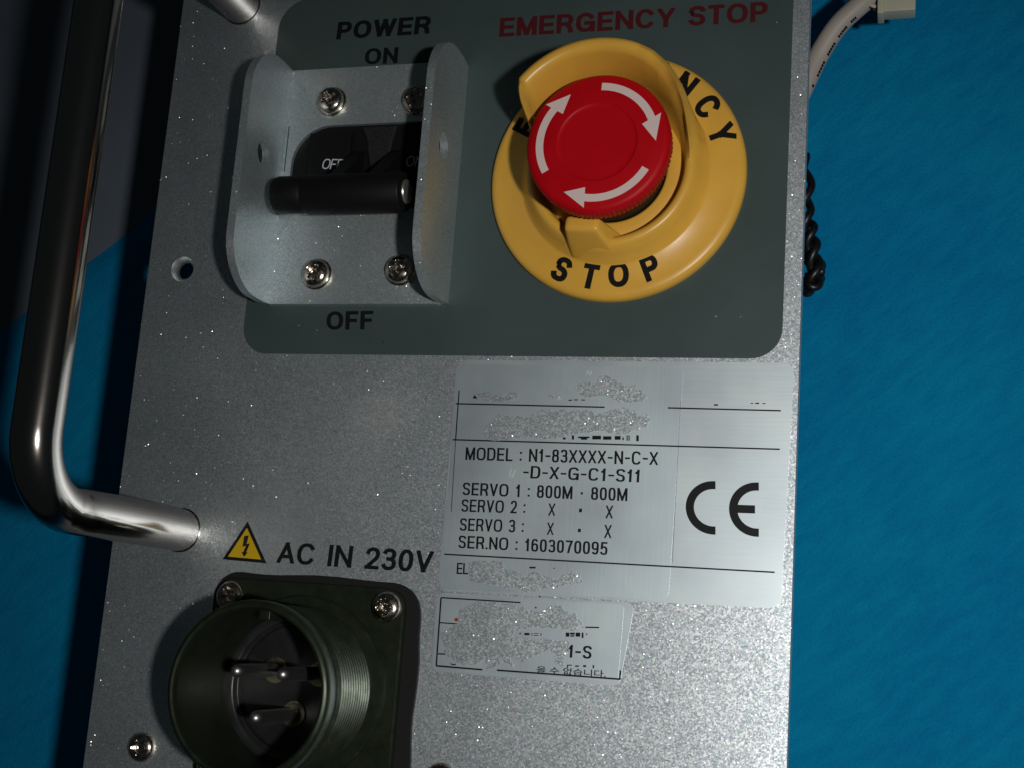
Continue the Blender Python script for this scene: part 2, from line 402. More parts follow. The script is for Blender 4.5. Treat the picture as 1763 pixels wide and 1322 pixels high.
def lettering(name, s, BL, BR, TL, z, mat, parent, weight=.19, k=2.3, track=.10, xs=1.0, zsrc=None, label=None, at=None):
    """BL/BR/TL are photographed corners of the line of text, on the plane z"""
    zz = z if zsrc is None else zsrc
    o = Vector(P(*BL, zz)); ex = Vector(P(*BR, zz)) - o; ey = Vector(P(*TL, zz)) - o
    st, w = text_local(s, weight, k, track, xs)
    bm = bmesh.new()
    for i, qs in st:
        for qd in qs:
            vs = []
            for p in qd:
                c = o + ex * (p.x / w) + ey * p.y
                vs.append(bm.verts.new((c.x, c.y, z + 0.006 * i)))
            try: bm.faces.new(vs)
            except ValueError: pass
    me = finish_flat(bm, name, mat)
    return link(name, me, parent, (0, 0, 0), 0, label)
def finish_flat(bm, name, mat):
    me = bpy.data.meshes.new(name)
    for f in bm.faces:
        f.normal_update()
        if f.normal.z < 0: f.normal_flip()
    for v in bm.verts: v.co *= S
    bm.to_mesh(me); bm.free(); me.materials.append(mat); return me
def flat(name, loops, z, mat, parent, label=None, thick=0.0):
    bm = bmesh.new()
    for lp in loops:
        if thick: prism(bm, lp, z - thick, z)
        else:
            vs = [bm.verts.new((*p, z)) for p in lp]
            for t in tessellate_polygon([[Vector((p[0], p[1], 0)) for p in lp]]): bm.faces.new([vs[i] for i in t])
    if thick: return build(name, bm, mat, parent, smooth=30, label=label)
    return link(name, finish_flat(bm, name, mat), parent, label=label)
def pline(a, b, w, zz=0.0):
    a = Vector(P(*a, zz)); b = Vector(P(*b, zz)); d = (b - a).normalized(); n = Vector((-d.y, d.x)) * w / 2
    return [tuple(a - n), tuple(b - n), tuple(b + n), tuple(a + n)]
def ragged(loop, zz, amp=0.25, sub=6):
    """photographed outline with a torn edge"""
    pts = [Vector(P(*p, zz)) for p in loop]; out = []
    for i in range(len(pts)):
        a, b = pts[i], pts[(i + 1) % len(pts)]; d = b - a; L_ = d.length
        n = Vector((-d.y, d.x)).normalized() if L_ > 0 else Vector((0, 0))
        for j in range(sub):
            t = j / sub
            out.append(tuple(a + d * t + n * random.uniform(-amp, amp) * (0.4 if j == 0 else 1)))
    return out

# ------------------------------------------------------------------ the setting: tabletop and cloth
bm = bmesh.new()
box(bm, -900, -600, -HP - 26, 700, 900, -HP - 2.2)
tag(build('tabletop', bm, table_m, None, smooth=0), kind='structure')
bm = bmesh.new()
o0 = Vector(P(0, 560, -HP)); o1 = Vector(P(240, 370, -HP)); u = (o1 - o0).normalized(); vv = Vector((u.y, -u.x))
NX, NY = 210, 150
grid = []
for i in range(NX + 1):
    row = []
    for j in range(NY + 1):
        s_ = -420 + i * 950 / NX; t_ = j * 620 / NY
        if j == 0: t_ = 0.0
        p = o0 + u * s_ + vv * t_ + vv * (1.2 * math.sin(s_ * .05) + .6 * math.sin(s_ * .13 + 1)) * max(0, 1 - t_ / 40)
        hz = 0.55 * math.sin(p.x * .021 + p.y * .034 + 1) + 0.35 * math.sin(p.x * .047 - p.y * .03) + .25 * math.sin(p.x * .09 + p.y * .07)
        hz *= min(1, t_ / 30)
        z = -HP - 0.3 + hz * 0.35
        if j == 0: z = -HP - 2.1
        elif j == 1: z = -HP - 0.8
        row.append(bm.verts.new((p.x, p.y, z)))
    grid.append(row)
for i in range(NX):
    for j in range(NY):
        bm.faces.new((grid[i][j], grid[i + 1][j], grid[i + 1][j + 1], grid[i][j + 1]))
cl = build('blue_cloth', bm, cloth_m, None, smooth=60)
tag(cl, 'blue napped cloth spread on the table under the silver control box', 'cloth')

# ------------------------------------------------------------------ the control box
root = empty('control_box', -101, 70, -HP, 'silver painted control box with red emergency stop button and chrome handle, on the blue cloth', 'control box')
WM[root] = Matrix.Translation(Wd(-101, 70, -HP))
X0, X1, Y0, Y1 = -183.5, -19.3, -66.0, 214.0
hx, hy = -173.4, 84.0
stop_c = (-62.2, 104.9)
conn_c = (-128.0, -16.0)
bm = bmesh.new()
prism(bm, [(X0, Y0), (X1, Y0), (X1, Y1), (X0, Y1)], -2.6, 0.0,
      holes=[circ(hx, hy, 3.3)], inset=0.18)
# the countersink above has straight sloping sides; the edge of the plate carries a fine chamfer
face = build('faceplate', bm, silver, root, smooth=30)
bm = bmesh.new()
box(bm, -163, -60, -HP + 0.2, -31, 208, -2.62, 1.0)
build('case', bm, case_m, root, smooth=30)
bm = bmesh.new(); lathe(bm, [(3.6, .02), (3.3, .05), (2.3, -1.2), (2.25, -2.4), (2.3, -2.5), (3.28, -2.5)], 0, 0, n=48)
build('countersink', bm, pm('bare_aluminium', (.70, .74, .74), .9, .42), face, (hx, hy, 0))
# printed dark panel
bm = bmesh.new()
outer = rrect(-154.2, 62.2, -23.2, 156.6, [6.8, 6.8, 8.5, 8.5], 10)
prism(bm, outer, 0.0, 0.06)
panel = build('printed_panel', bm, ink, face, smooth=30)
# the print narrows to the left of the bracket near the top of the frame in the photograph: keep its straight edge
zt = 0.10
lettering('lettering', 'POWER', (578.4, 69), (739.4, 58.6), (582.6, 38.7), zt, black_ink, face, weight=.20, k=2.3, track=.09)
lettering('lettering', 'ON', (627, 112), (684, 109.5), (629.6, 84.4), zt, black_ink, face, weight=.19)
lettering('lettering', 'OFF', (561.6, 568.5), (642, 567.5), (562.7, 537), zt, black_ink, face, weight=.19)
lettering('lettering', 'EMERGENCY STOP', (859.2, 64.3), (1321.4, 37.6), (861.3, 31.9), zt, red_ink, face, weight=.19, track=.085)
lettering('lettering', 'AC IN 230V', (475.8, 968.2), (743, 986), (481, 931.5), 0.06, black_ink, face, weight=.165, k=2.3, track=.085)
# warning triangle
def inset_tri(t, d):
    c = sum((Vector(p) for p in t), Vector((0, 0))) / 3
    return [tuple(c + (Vector(p) - c) * (1 - d)) for p in t]
tri = [P(426.5, 897), P(383.5, 962), P(459, 969)]
ws = flat('warning_sign', [tri], 0.10, black_ink, root, thick=0.09)
flat('warning_field', [inset_tri(tri, .24)], 0.14, warn, ws)
b = [(421, 922), (429, 921), (425, 936), (431, 934.5), (424.5, 950), (427, 950.2), (420.5, 958), (416.5, 949.3), (419.5, 949.5), (424, 938.8), (418, 940.6)]
flat('warning_bolt', [[P(*p) for p in b]], 0.17, black_ink, ws)

# ------------------------------------------------------------------ screws
def screw_mesh(name, R=3.5, H=2.0, flatfloor=False):
    bm = bmesh.new(); NR, NA = 26, 72; rings = []
    for i in range(NR + 1):
        r = R * (i / NR) ** 0.9; ring = []
        for k in range(NA):
            a = 2 * PI * k / NA; x, y = r * math.cos(a), r * math.sin(a)
            z = H * math.sqrt(max(0, 1 - (r / R) ** 2.6))
            z = 0.5 + z * 0.9
            ax, ay = abs(x), abs(y)
            arm = min(max(ax, ay) / 1.95, 9); thin = min(ax, ay)
            wd_ = 0.34 + 0.25 * max(0, 1 - max(ax, ay) / 1.1)
            dep = 1.25 * max(0, 1 - arm ** 2)
            e = max(0, min(1, (wd_ + .14 - thin) / .14))
            ctr = max(0, 1 - r / 0.95)
            z -= max(dep * e, 1.3 * min(1, ctr * 2.2)) if r < 1.98 else 0
            ring.append(bm.verts.new((x, y, z)))
        rings.append(ring)
    ring = [bm.verts.new((R * math.cos(2 * PI * k / NA), R * math.sin(2 * PI * k / NA), 0)) for k in range(NA)]
    rings.append(ring)
    for a, c in zip(rings, rings[1:]):
        for k in range(NA): bm.faces.new((a[k], c[k], c[(k + 1) % NA], a[(k + 1) % NA]))
    return finish(bm, name, nickel, 35)
scr = screw_mesh('screw')
def ring_mesh(name, r0, r1, h, mat):
    bm = bmesh.new(); lathe(bm, [(r0, 0), (r0, h), (r1 - .2, h), (r1, h - .2), (r1, 0)], n=64); return finish(bm, name, mat, 35)
washer = ring_mesh('washer', 1.0, 3.9, 0.75, nickel)
def put_screw(x, y, z, rot, parent, with_washer=False):
    s = link('screw', scr, parent, (x, y, z + (0.7 if with_washer else 0)), rot)
    if with_washer: link('washer', washer, parent, (x, y, z), 0)
    return s

# ------------------------------------------------------------------ switch guard bracket
BX0, BX1, BY0, BY1 = -147.4, -103.0, 74.2, 135.6
bm = bmesh.new()
cut = rrect(-145.2, 98.0, -104.6, 120.3, [9, 5, 5, 10], 10)
slit = [(-147.05, 108.5), (-146.7, 108.5), (-146.7, 120.5), (-147.05, 120.5)]
prism(bm, [(BX0, BY0), (BX1, BY0), (BX1, BY1), (BX0, BY1)], 0.07, 2.0, holes=[cut, slit])
prof = [(BY0, 0.07)]
def arcp(cy, cz, ry, rz, a0, a1, n=14):
    return [(cy + ry * math.cos(math.radians(a0 + (a1 - a0) * i / n)), cz + rz * math.sin(math.radians(a0 + (a1 - a0) * i / n))) for i in range(n + 1)]
prof = [(BY1 - .5, 0.07), (BY1, 4)] + arcp(BY1 - 12.5, 8.5, 12.5, 13.3, 0, 90) + arcp(BY0 + 12.5, 8.5, 12.5, 13.3, 90, 180) + [(BY0, 4), (BY0 + .5, 0.07)]
for xa, xb in ((BX0 - 2.0, BX0 - .003), (BX1 + .003, BX1 + 2.0)):
    e_ = 0.25
    poly3(bm, prof, [circ(109.4, 12.3, 3.1, 32)], lambda u_, v_, xa=xa: (xa, u_, v_), lambda u_, v_, xb=xb: (xb, u_, v_))
brk = build('switch_guard', bm, silver_br, root, smooth=30)
for (px, py) in ((566, 171), (714, 168), (540, 469), (685, 462)):
    x, y = P(px, py, 4.2)
    put_screw(x, y, 2.0, random.uniform(0, 1.5), brk, True)
# ------------------------------------------------------------------ circuit breaker
bm = bmesh.new()
box(bm, -150, 92, -12, -100, 126, -2.7 + .05, .2)
# body seen through the cut-out (stands in the plate, above it)
box(bm, -146.9, 96.5, 0.08, -104.2, 121.8, 0.9, .15)
box(bm, -141.0, 99.5, 0.9, -129.8, 118.6, 1.7, .3)
box(bm, -114.9, 99.5, 0.9, -105.4, 118.6, 1.7, .3)
brkr = build('circuit_breaker', bm, black_pl, root, smooth=30)
bm = bmesh.new()
wp = [(-127.0, 119.6), (-117.8, 119.6), (-118.6, 116), (-120.6, 101), (-122.4, 101), (-125.4, 116)]
prism(bm, wp, 0.92, 1.9, inset=.3)
build('toggle_slot', bm, grey_pl, brkr, smooth=30)
for x0 in (-129.4, -119.2):
    bm = bmesh.new()
    vs = []
    prof2 = [(110.5, 1.0), (113.5, 1.0), (103.5, 12), (98.5, 13), (96.8, 8), (101, 1.0)]
    xa, xb = x0, x0 + 3.4
    poly3(bm, prof2, [], lambda u_, v_, xa=xa: (xa, u_, v_), lambda u_, v_, xb=xb: (xb, u_, v_))
    build('toggle_lever', bm, black_pl, brkr, smooth=30)
bm = bmesh.new()
def xcyl(bm, x0, x1, y, z, r, bev=.7, n=48):
    rings = []
    for (x, rr) in ((x0, 0.01), (x0, r - bev), (x0 + bev * .3, r - bev * .3), (x0 + bev, r), (x1 - bev, r), (x1 - bev * .3, r - bev * .3), (x1, r - bev), (x1, 0.01)):
        rings.append([bm.verts.new((x, y + rr * math.cos(2 * PI * k / n), z + rr * math.sin(2 * PI * k / n))) for k in range(n)])
    for a, c in zip(rings, rings[1:]):
        for k in range(n): bm.faces.new((a[k], a[(k + 1) % n], c[(k + 1) % n], c[k]))
TY, TZ = 98.2, 12.6
xcyl(bm, -142.8, -134.2, TY + .1, TZ, 4.5, 1.4)
xcyl(bm, -134.6, -109.4, TY, TZ, 4.8, .7)
tb = build('toggle_bar', bm, black_pl, brkr, smooth=35)
bm = bmesh.new(); xcyl(bm, -109.5, -108.7, TY + .1, TZ, 2.9, .4)
build('rivet', bm, rivet_m, brkr, smooth=35)
lettering('lettering', 'OFF', (553, 291.5), (588, 292.5), (558, 274), 1.76, white_ink, brkr, weight=.11, k=2.4, track=.06, label='white OFF lettering on the black breaker')
lettering('lettering', 'ON', (698, 286.5), (726, 287.5), (702, 269), 1.76, white_ink, brkr, weight=.10, k=2.4, track=.1)

# ------------------------------------------------------------------ emergency stop
sx, sy = stop_c
GH = 26.3; H0 = 8.6
def Hf(a):
    d = (math.degrees(a) + 360) % 360
    sm = lambda t: t * t * (3 - 2 * t)
    if 70 <= d <= 141: return GH
    K = ((0, H0), (6, H0 + .5), (13, H0 + 2.2), (20, 14.2), (28, 19.0), (37, 22.8), (48, 25.2), (58, 26.1), (70, GH), (141, GH), (145, 25.3), (149, 22.6), (153, 18), (157, 12.6), (160, 9.6), (163, H0))
    for (a0, h0), (a1, h1) in zip(K, K[1:]):
        if a0 <= d <= a1: return h0 + (h1 - h0) * (d - a0) / (a1 - a0)
    return H0
def prof_stop(a):
    H = Hf(a); t = (H - H0) / (GH - H0)
    L_ = lambda p, q: p + (q - p) * t
    return [(30.0, .06), (30.0, 1.2), (29.6, 2.0), (28.8, 2.45), (27.8, 2.6), (22.4, 2.8), (L_(21.7, 22.3), 3.4),
            (L_(20.4, 22.7), L_(6.0, H * .5)), (L_(19.5, 22.8), L_(7.8, H - 1.5)), (L_(18.9, 22.4), L_(8.35, H - .45)), (L_(18.2, 21.5), H), (L_(17.5, 20.3), L_(8.4, H - .4)),
            (L_(17.0, 19.5), L_(7.8, H - 1.6)), (L_(16.8, 18.3), L_(6.0, H * .55)), (16.6, 5.2), (16.2, 4.6), (15.6, 4.8), (13.2, 5.4), (12.7, 5.2), (12.5, 4.6), (12.45, 2.5)]
bm = bmesh.new(); lathe(bm, prof_stop, 0, 0, n=240)
stop = build('emergency_stop_switch', bm, yellow_pl, root, (sx, sy, 0), smooth=50)
bm = bmesh.new()
tabv = [(-9.0, -20.6, 2.6), (3.4, -21.6, 2.6), (4.0, -15.4, 2.6), (-8.6, -14.4, 2.6), (-8.2, -17.0, 14.2), (-0.4, -17.3, 14.2), (-0.6, -13.9, 13.8), (-8.0, -13.5, 13.8)]
vs = [bm.verts.new(p) for p in tabv]
for f in ((0, 3, 2, 1), (4, 5, 6, 7), (0, 1, 5, 4), (1, 2, 6, 5), (2, 3, 7, 6), (3, 0, 4, 7)): bm.faces.new([vs[i] for i in f])
bmesh.ops.bevel(bm, geom=bm.edges[:], offset=1.3, segments=5, affect='EDGES', profile=0.6)
build('guard_tab', bm, yellow_pl, stop, (sx, sy, 0), smooth=60)
bm = bmesh.new(); lathe(bm, [(12.4, 2.6), (12.4, 16.6), (8, 16.6)], 0, 0, n=96)
build('button_collar', bm, black_pl, stop, (sx, sy, 0))
bm = bmesh.new()
kn = lambda a, k: (-0.28 if (int(a / (2 * PI) * 192 + .5) % 2) else 0.0) if k in (2, 3, 4) else 0.0
lathe(bm, [(9, 16.2), (14.8, 16.2), (15.7, 16.6), (15.9, 17.2), (16.0, 20.0), (16.0, 20.2), (15.85, 21.0), (15.4, 21.6), (14.6, 21.9), (9.0, 22.0), (8.75, 21.8), (8.5, 21.72), (7.8, 21.7), (3, 21.7), (0.01, 21.7)], 0, 0, n=384, rf=kn)
btn = build('push_button', bm, red_pl, stop, (sx, sy, 0), smooth=35)
cx, cy = P(1035.5, 248, 20); cx, cy = sx, sy
def arrow(a0, a1, head_deg=17, r=12.75, w=1.7, hw=4.6):
    """clockwise arrow from angle a0 down to tip a1 (degrees)"""
    bm = bmesh.new(); n = 24; z = 22.05
    ae = a1 + head_deg
    A = [bm.verts.new(((r + w / 2) * math.cos(math.radians(a0 + (ae - a0) * i / n)), (r + w / 2) * math.sin(math.radians(a0 + (ae - a0) * i / n)), z)) for i in range(n + 1)]
    B = [bm.verts.new(((r - w / 2) * math.cos(math.radians(a0 + (ae - a0) * i / n)), (r - w / 2) * math.sin(math.radians(a0 + (ae - a0) * i / n)), z)) for i in range(n + 1)]
    for i in range(n): bm.faces.new((A[i], A[i + 1], B[i + 1], B[i]))
    e = math.radians(ae); p = Vector((math.cos(e), math.sin(e))); tdir = Vector((math.sin(e), -math.cos(e)))
    q1 = p * (r + hw / 2) - tdir * .8; q2 = p * (r - hw / 2) - tdir * .0
    tip = Vector((math.cos(math.radians(a1)), math.sin(math.radians(a1)))) * (r + .25)
    bm.faces.new([bm.verts.new((*q, z + .01)) for q in (q1, tip, q2)])
    return link('arrow', finish_flat(bm, 'arrow', arrow_m), stop, (cx, cy, 0))
def ang(px, py):
    x, y = P(px, py, 22.05); return math.degrees(math.atan2(y - cy, x - cx)), math.hypot(x - cx, y - cy)
a_ = ang(1036, 149)[0]; b_ = ang(1132, 243)[0]
arrow(a_, b_, 22)
a_ = ang(936, 298)[0] % 360; b_ = ang(984, 165)[0] % 360
arrow(a_, b_, 20)
a_ = ang(1116, 292)[0]; b_ = ang(972, 329)[0]
arrow(a_, b_, 20)
# raised letters round the yellow disc
def disc_letter(ch, deg, r, size, flip):
    st, w = text_local(ch, .205, 2.3, .1, 1.05)
    bm = bmesh.new(); z1 = 3.05
    rot = math.radians(deg - 90 if not flip else deg + 90)
    c, s = math.cos(rot), math.sin(rot); ox, oy = r * math.cos(math.radians(deg)), r * math.sin(math.radians(deg))
    for i, qs in st:
        for qd in qs:
            top = []; bot = []
            for p in qd:
                lx, ly = (p.x - w / 2) * size, (p.y - .5) * size
                x, y = ox + c * lx - s * ly, oy + s * lx + c * ly
                top.append(bm.verts.new((x, y, z1 + .01 * i))); bot.append(bm.verts.new((x, y, 2.5)))
            try:
                bm.faces.new(top)
                for q in range(4): bm.faces.new((top[q], top[(q + 1) % 4], bot[(q + 1) % 4], bot[q]))
            except ValueError: pass
    bmesh.ops.recalc_face_normals(bm, faces=bm.faces)
    me = bpy.data.meshes.new('letter')
    for v in bm.verts: v.co *= S
    bm.to_mesh(me); bm.free(); me.materials.append(black_pl)
    return link('letter', me, stop, (sx, sy, 0))
for ch, dg in zip('YCNEGREME', (19.5, 36.5, 53.5, 70.5, 87.5, 104.5, 121.5, 138.5, 154.5)):
    disc_letter(ch, dg if dg < 150 else 151.5, 25.9 if dg < 150 else 25.3, 5.9 if dg < 150 else 5.4, False)
for ch, (px, py) in zip('STOP', ((967, 464), (1016, 476), (1065, 473), (1120, 461))):
    x, y = P(px, py, 3.0); x -= sx; y -= sy
    disc_letter(ch, math.degrees(math.atan2(y, x)), math.hypot(x, y), 5.8, True)

# ------------------------------------------------------------------ power connector
bm = bmesh.new()
fl = rrect(-23.6, -23.6, 23.6, 23.6, 4.5, 10)
prism(bm, fl, 1.0, 3.2, holes=[circ(0, 0, 16.7, 64)], inset=.35)
def thr(a, k): return 0.0
pr = [(20.8, 3.15), (20.8, 3.9), (20.3, 4.5), (18.4, 4.6), (18.0, 5.0)]
z = 5.4; i = 0
while z < 21.5:
    pr.append(((18.3, 18.3, 17.8, 17.8)[i % 4], z)); z += (0.40, 0.26, 0.40, 0.26)[i % 4]; i += 1
pr += [(17.6, 21.8), (17.6, 23.8), (18.2, 24.2), (18.6, 24.7), (18.75, 25.4), (18.75, 27.6), (18.6, 28.3), (18.2, 28.8), (17.6, 29.0), (17.1, 28.8), (16.8, 28.2), (16.7, 27.4), (16.7, 1.2)]
lathe(bm, pr, 0, 0, n=160)
conn = build('power_connector', bm, olive, root, (conn_c[0], conn_c[1], 0), smooth=35)
bm = bmesh.new()
gk = []
for p in rrect(-25.4, -25.4, 27.0, 25.0, [6, 6, 8, 7], 12):
    p = Vector(p)
    gk.append(p)
gk2 = []
for i_ in range(len(gk)):
    a, b2 = gk[i_], gk[(i_ + 1) % len(gk)]; m_ = max(1, int((b2 - a).length / 3))
    for q in range(m_):
        c_ = a + (b2 - a) * q / m_
        gk2.append(tuple(c_ * (1 + .012 * math.sin(c_.x * .22 + 1) + .010 * math.sin(c_.y * .3) + random.uniform(-.002, .002))))
prism(bm, gk2, 0.04, 1.0, inset=.2)
build('gasket', bm, rubber, conn, (conn_c[0], conn_c[1], 0), smooth=35)
bm = bmesh.new()
lathe(bm, [(16.69, 6.5), (15.3, 6.5), (14.9, 6.2), (14.6, 5.4), (14.3, 5.2), (14.1, 3.6), (.01, 3.6)], 0, 0, n=96)
ins = build('insert', bm, insert_m, conn, (conn_c[0], conn_c[1], 0))
pin_bm = bmesh.new()
lathe(pin_bm, [(1.5, 3.4), (1.5, 21.6), (1.44, 22.2), (1.2, 22.8), (.85, 23.25), (.42, 23.5), (.01, 23.55)], 0, 0, n=32)
pin_me = finish(pin_bm, 'pin', pin_m, 50)
skt_bm = bmesh.new()
lathe(skt_bm, [(2.9, 3.5), (2.9, 4.0), (2.6, 4.1), (1.3, 3.95)], 0, 0, n=40)
skt_me = finish(skt_bm, 'pin_seat', brass, 35)
for (px, py) in ((406, 1154), (485, 1160), (438, 1235)):
    x, y = P(px, py, 22.8)
    link('pin', pin_me, conn, (x, y, 0)); link('pin_seat', skt_me, conn, (x, y, 0))
bm = bmesh.new(); box(bm, -1.3, 14.6, 17.5, 1.3, 16.75, 24, .2)
build('key', bm, olive, conn, (conn_c[0], conn_c[1], 0), smooth=30)
bm = bmesh.new(); box(bm, 15.4, -2.6, 8, 16.75, -1.2, 13, .2)
build('key', bm, olive, conn, (conn_c[0], conn_c[1], 0), smooth=30)
for a, c_, rt in ((-1, 1, .5), (1, 1, .25), (1, -1, .9), (-1, -1, .2)):
    put_screw(conn_c[0] + a * 19.6, conn_c[1] + c_ * 19.4, 3.1, rt, conn)
# specks of dust and grit on the printed panel
rnd = random.Random(11); specks = []; dark = []
for i in range(34):
    x, y = rnd.uniform(-152, -26), rnd.uniform(64, 152)
    if math.hypot(x - sx, y - sy) < 31 or (-150 < x < -100 and 73 < y < 137): continue
    rr = rnd.uniform(.05, .13); a0 = rnd.uniform(0, 3)
    lp = [(x + rr * rnd.uniform(.6, 1.5) * math.cos(a0 + k * 1.05), y + rr * rnd.uniform(.6, 1.5) * math.sin(a0 + k * 1.05)) for k in range(6)]
    (specks if i % 3 else dark).append(lp)
dk = flat('dust', specks, .12, white_ink, face); dk['kind'] = 'stuff'
dark += [circ(*P(660, 590), .2, 7), circ(*P(637, 580), .12, 7)]
flat('grit', dark, .12, black_ink, face)['kind'] = 'stuff'
# loose faceplate screws
for (px, py) in ((240, 1286), (757, 1341)):
    x, y = P(px, py, 1.2); put_screw(x, y, -0.3, .1, face)

# ------------------------------------------------------------------ rating label
def quad(BL, BR, TR, TL, r, zz=0.0, n=6):
    c = [Vector(P(*p, zz)) for p in (BL, BR, TR, TL)]; out = []
    for i in range(4):
        p, a, b2 = c[i], c[i - 1], c[(i + 1) % 4]
        e1 = p + (a - p).normalized() * r; e2 = p + (b2 - p).normalized() * r
        for k in range(n + 1):
            t = k / n; out.append(tuple((1 - t) ** 2 * e1 + 2 * t * (1 - t) * p + t * t * e2))
    return out
lab = flat('rating_label', [quad((754, 1016), (1344, 1047), (1368, 625), (787, 620), 3.0)], 0.12, foil, root, thick=0.10,
           label='silver rating label with model, servo and serial number lines and a CE mark')
flm = flat('label_film', [quad((757, 1014), (1151, 1031), (1177, 634), (790, 627), 2.0)], 0.19, film, lab, thick=0.06)
zl = 0.23
kw = dict(weight=.135, k=3.0, xs=.80)
lines = [('MODEL : N1-83XXXX-N-C-X', (801, 791), (1132.5, 800.2), (802.2, 769)),
         ('-D-X-G-C1-S11', (899.7, 822.2), (1102, 829.8), (901.4, 800.8)),
         ('SERVO 1 : 800M x 800M', (796.2, 851.3), (1080, 862), (797.4, 829.8)),
         ('SERVO 2 :', (794, 880), (904, 883.5), (795.4, 858.6)),
         ('X', (944, 887), (955.3, 887.4), (945, 865.5)), ('x', (997, 887), (1001, 887), (998, 868)),
         ('X', (1042.5, 891.6), (1054.6, 892), (1043.5, 869)),
         ('SERVO 3 :', (791.3, 912.7), (901.2, 916.3), (792.6, 891.2)),
         ('X', (941.7, 920), (952.5, 920.4), (942.7, 898.5)), ('x', (995, 921), (999, 921), (996, 903)),
         ('X', (1040.2, 925.6), (1052.2, 926), (1041.2, 902.3)),
         ('SER.NO : 1603070095', (789, 942.5), (1045.6, 954.8), (790.2, 921)),
         ('EL', (786, 987.3), (806, 988), (787, 968))]
for s_, BL, BR, TL in lines:
    if s_ in ('X', 'x'):
        lettering('lettering', s_, BL, BR, TL, zl, black_ink, lab, **dict(kw, weight=.13 if s_ == 'X' else .3, k=2))
    else:
        lettering('lettering', s_, BL, BR, TL, zl, black_ink, lab, **dict(kw, track=.10 if s_ != 'EL' else .05))
rl = [pline((785, 694.7), (1041.4, 700.7), .33), pline((1150, 701.8), (1344.6, 706.7), .33),
      pline((780, 756.5), (1342.8, 773), .33), pline((765.5, 953.4), (1334, 984.5), .33),
      pline((791, 672), (785, 757), .28), pline((785, 757), (777.5, 880), .15), pline((1172.6, 690), (1157.8, 968), .05)]
bm = bmesh.new()
for i, q in enumerate(rl): bm.faces.new([bm.verts.new((*p, zl + .008 * (i % 3))) for p in q])
link('printed_line', finish_flat(bm, 'printed_line', black_ink), lab)
# CE mark
def ce(cxp, cyp, rxp, ryp, bar):
    c = Vector(P(cxp, cyp)); R_ = (Vector(P(cxp - rxp, cyp)) - c).length; Ry = (Vector(P(cxp, cyp - ryp)) - c).length
    up = Vector(P(cxp, cyp - ryp)) - c; rt = Vector(P(cxp + rxp, cyp + rxp * .035)) - c
    w = 1.75
    bm = bmesh.new(); n = 40; A = []; B = []
    rt_ = rt.normalized(); up_ = up.normalized()
    for lst, k in ((A, 0.0), (B, w)):
        pl = [(.45, Ry - k)] + [((R_ - k) * math.cos(math.radians(a)), (Ry - k) * math.sin(math.radians(a))) for a in [90 + 180 * i / n for i in range(n + 1)]] + [(.45, -(Ry - k))]
        for x, y in pl:
            p = c + rt_ * x + up_ * y; lst.append(bm.verts.new((p.x, p.y, zl)))
    for i in range(len(A) - 1): bm.faces.new((A[i], A[i + 1], B[i + 1], B[i]))
    if bar:
        q = []
        for (ex, ey) in ((-R_ + w * .6, .87), (-.35, .87), (-.35, -.87), (-R_ + w * .6, -.87)):
            p = c + rt.normalized() * ex + up.normalized() * ey; q.append(bm.verts.new((p.x, p.y, zl + .016)))
        bm.faces.new(q)
    return bm
for args in ((1228.5, 873.5, 47.5, 45.8, False), (1303, 876.5, 47.5, 46.5, True)):
    link('ce_mark', finish_flat(ce(*args), 'ce_mark', black_ink), lab)
def z1(l, ox, oy, k): return [(ox + a / k, oy + b_ / k) for a, b_ in l]
def patch(l, ox, oy, k, parent, amp=.28):
    return flat('scraped_patch', [ragged(z1(l, ox, oy, k), 0, amp)], zl + .06, scrape, parent, thick=0.03)
A_ = (760, 600, 4.198); B_ = (720, 940, 4.007)
patch([(970, 275), (1030, 240), (1120, 265), (1150, 200), (1200, 195), (1260, 225), (1320, 275), (1400, 265), (1440, 300), (1490, 355), (1440, 385), (1340, 390), (1270, 375), (1200, 350), (1130, 340), (1040, 355), (1000, 320)], *A_, lab)
patch([(240, 340), (300, 310), (370, 325), (430, 345), (480, 320), (550, 320), (565, 355), (500, 370), (430, 390), (340, 385), (290, 365)], *A_, lab, .15)
patch([(770, 335), (820, 335), (870, 355), (840, 370), (790, 357)], *A_, lab, .08)
patch([(300, 615), (340, 545), (420, 480), (540, 490), (650, 480), (730, 440), (820, 440), (960, 450), (1060, 440), (1120, 480), (1180, 460), (1260, 430), (1330, 425), (1400, 445), (1420, 490), (1480, 470), (1510, 520), (1490, 570), (1400, 590), (1340, 620), (1220, 610), (1150, 590), (1070, 610), (900, 630), (780, 650), (600, 640), (420, 665), (340, 655)], *A_, lab)
patch([(350, 110), (450, 100), (580, 105), (600, 160), (680, 170), (740, 215), (800, 165), (900, 215), (980, 225), (1060, 155), (1100, 190), (1135, 245), (1040, 265), (960, 290), (880, 290), (740, 325), (690, 290), (560, 280), (450, 250), (360, 235)], *B_, lab)
bits = []
def bit(x0, y0, x1, y1, src=A_):
    bits.append([P(src[0] + a / src[2], src[1] + c / src[2]) for a, c in ((x0, y1), (x1, y1), (x1, y0), (x0, y0))])
for r_ in ((880, 640, 900, 655), (945, 625, 960, 656), (990, 634, 1072, 646), (1010, 646, 1055, 657), (1092, 628, 1155, 655), (1170, 632, 1230, 657), (1254, 630, 1297, 657), (1310, 640, 1320, 660), (1340, 625, 1348, 664), (1354, 625, 1362, 664), (1410, 625, 1428, 668),
           (920, 368, 945, 376), (960, 366, 990, 373), (1012, 367, 1040, 374)): bit(*r_)
bits.append([P(760 + a / 4.198, 600 + c / 4.198) for a, c in ((228, 358), (262, 362), (244, 330))])
for r_ in ((1308, 255, 1326, 262), (1476, 249, 1488, 253), (1498, 248, 1515, 254), (1530, 250, 1545, 254)): bit(*r_, (740, 600, 2.671))
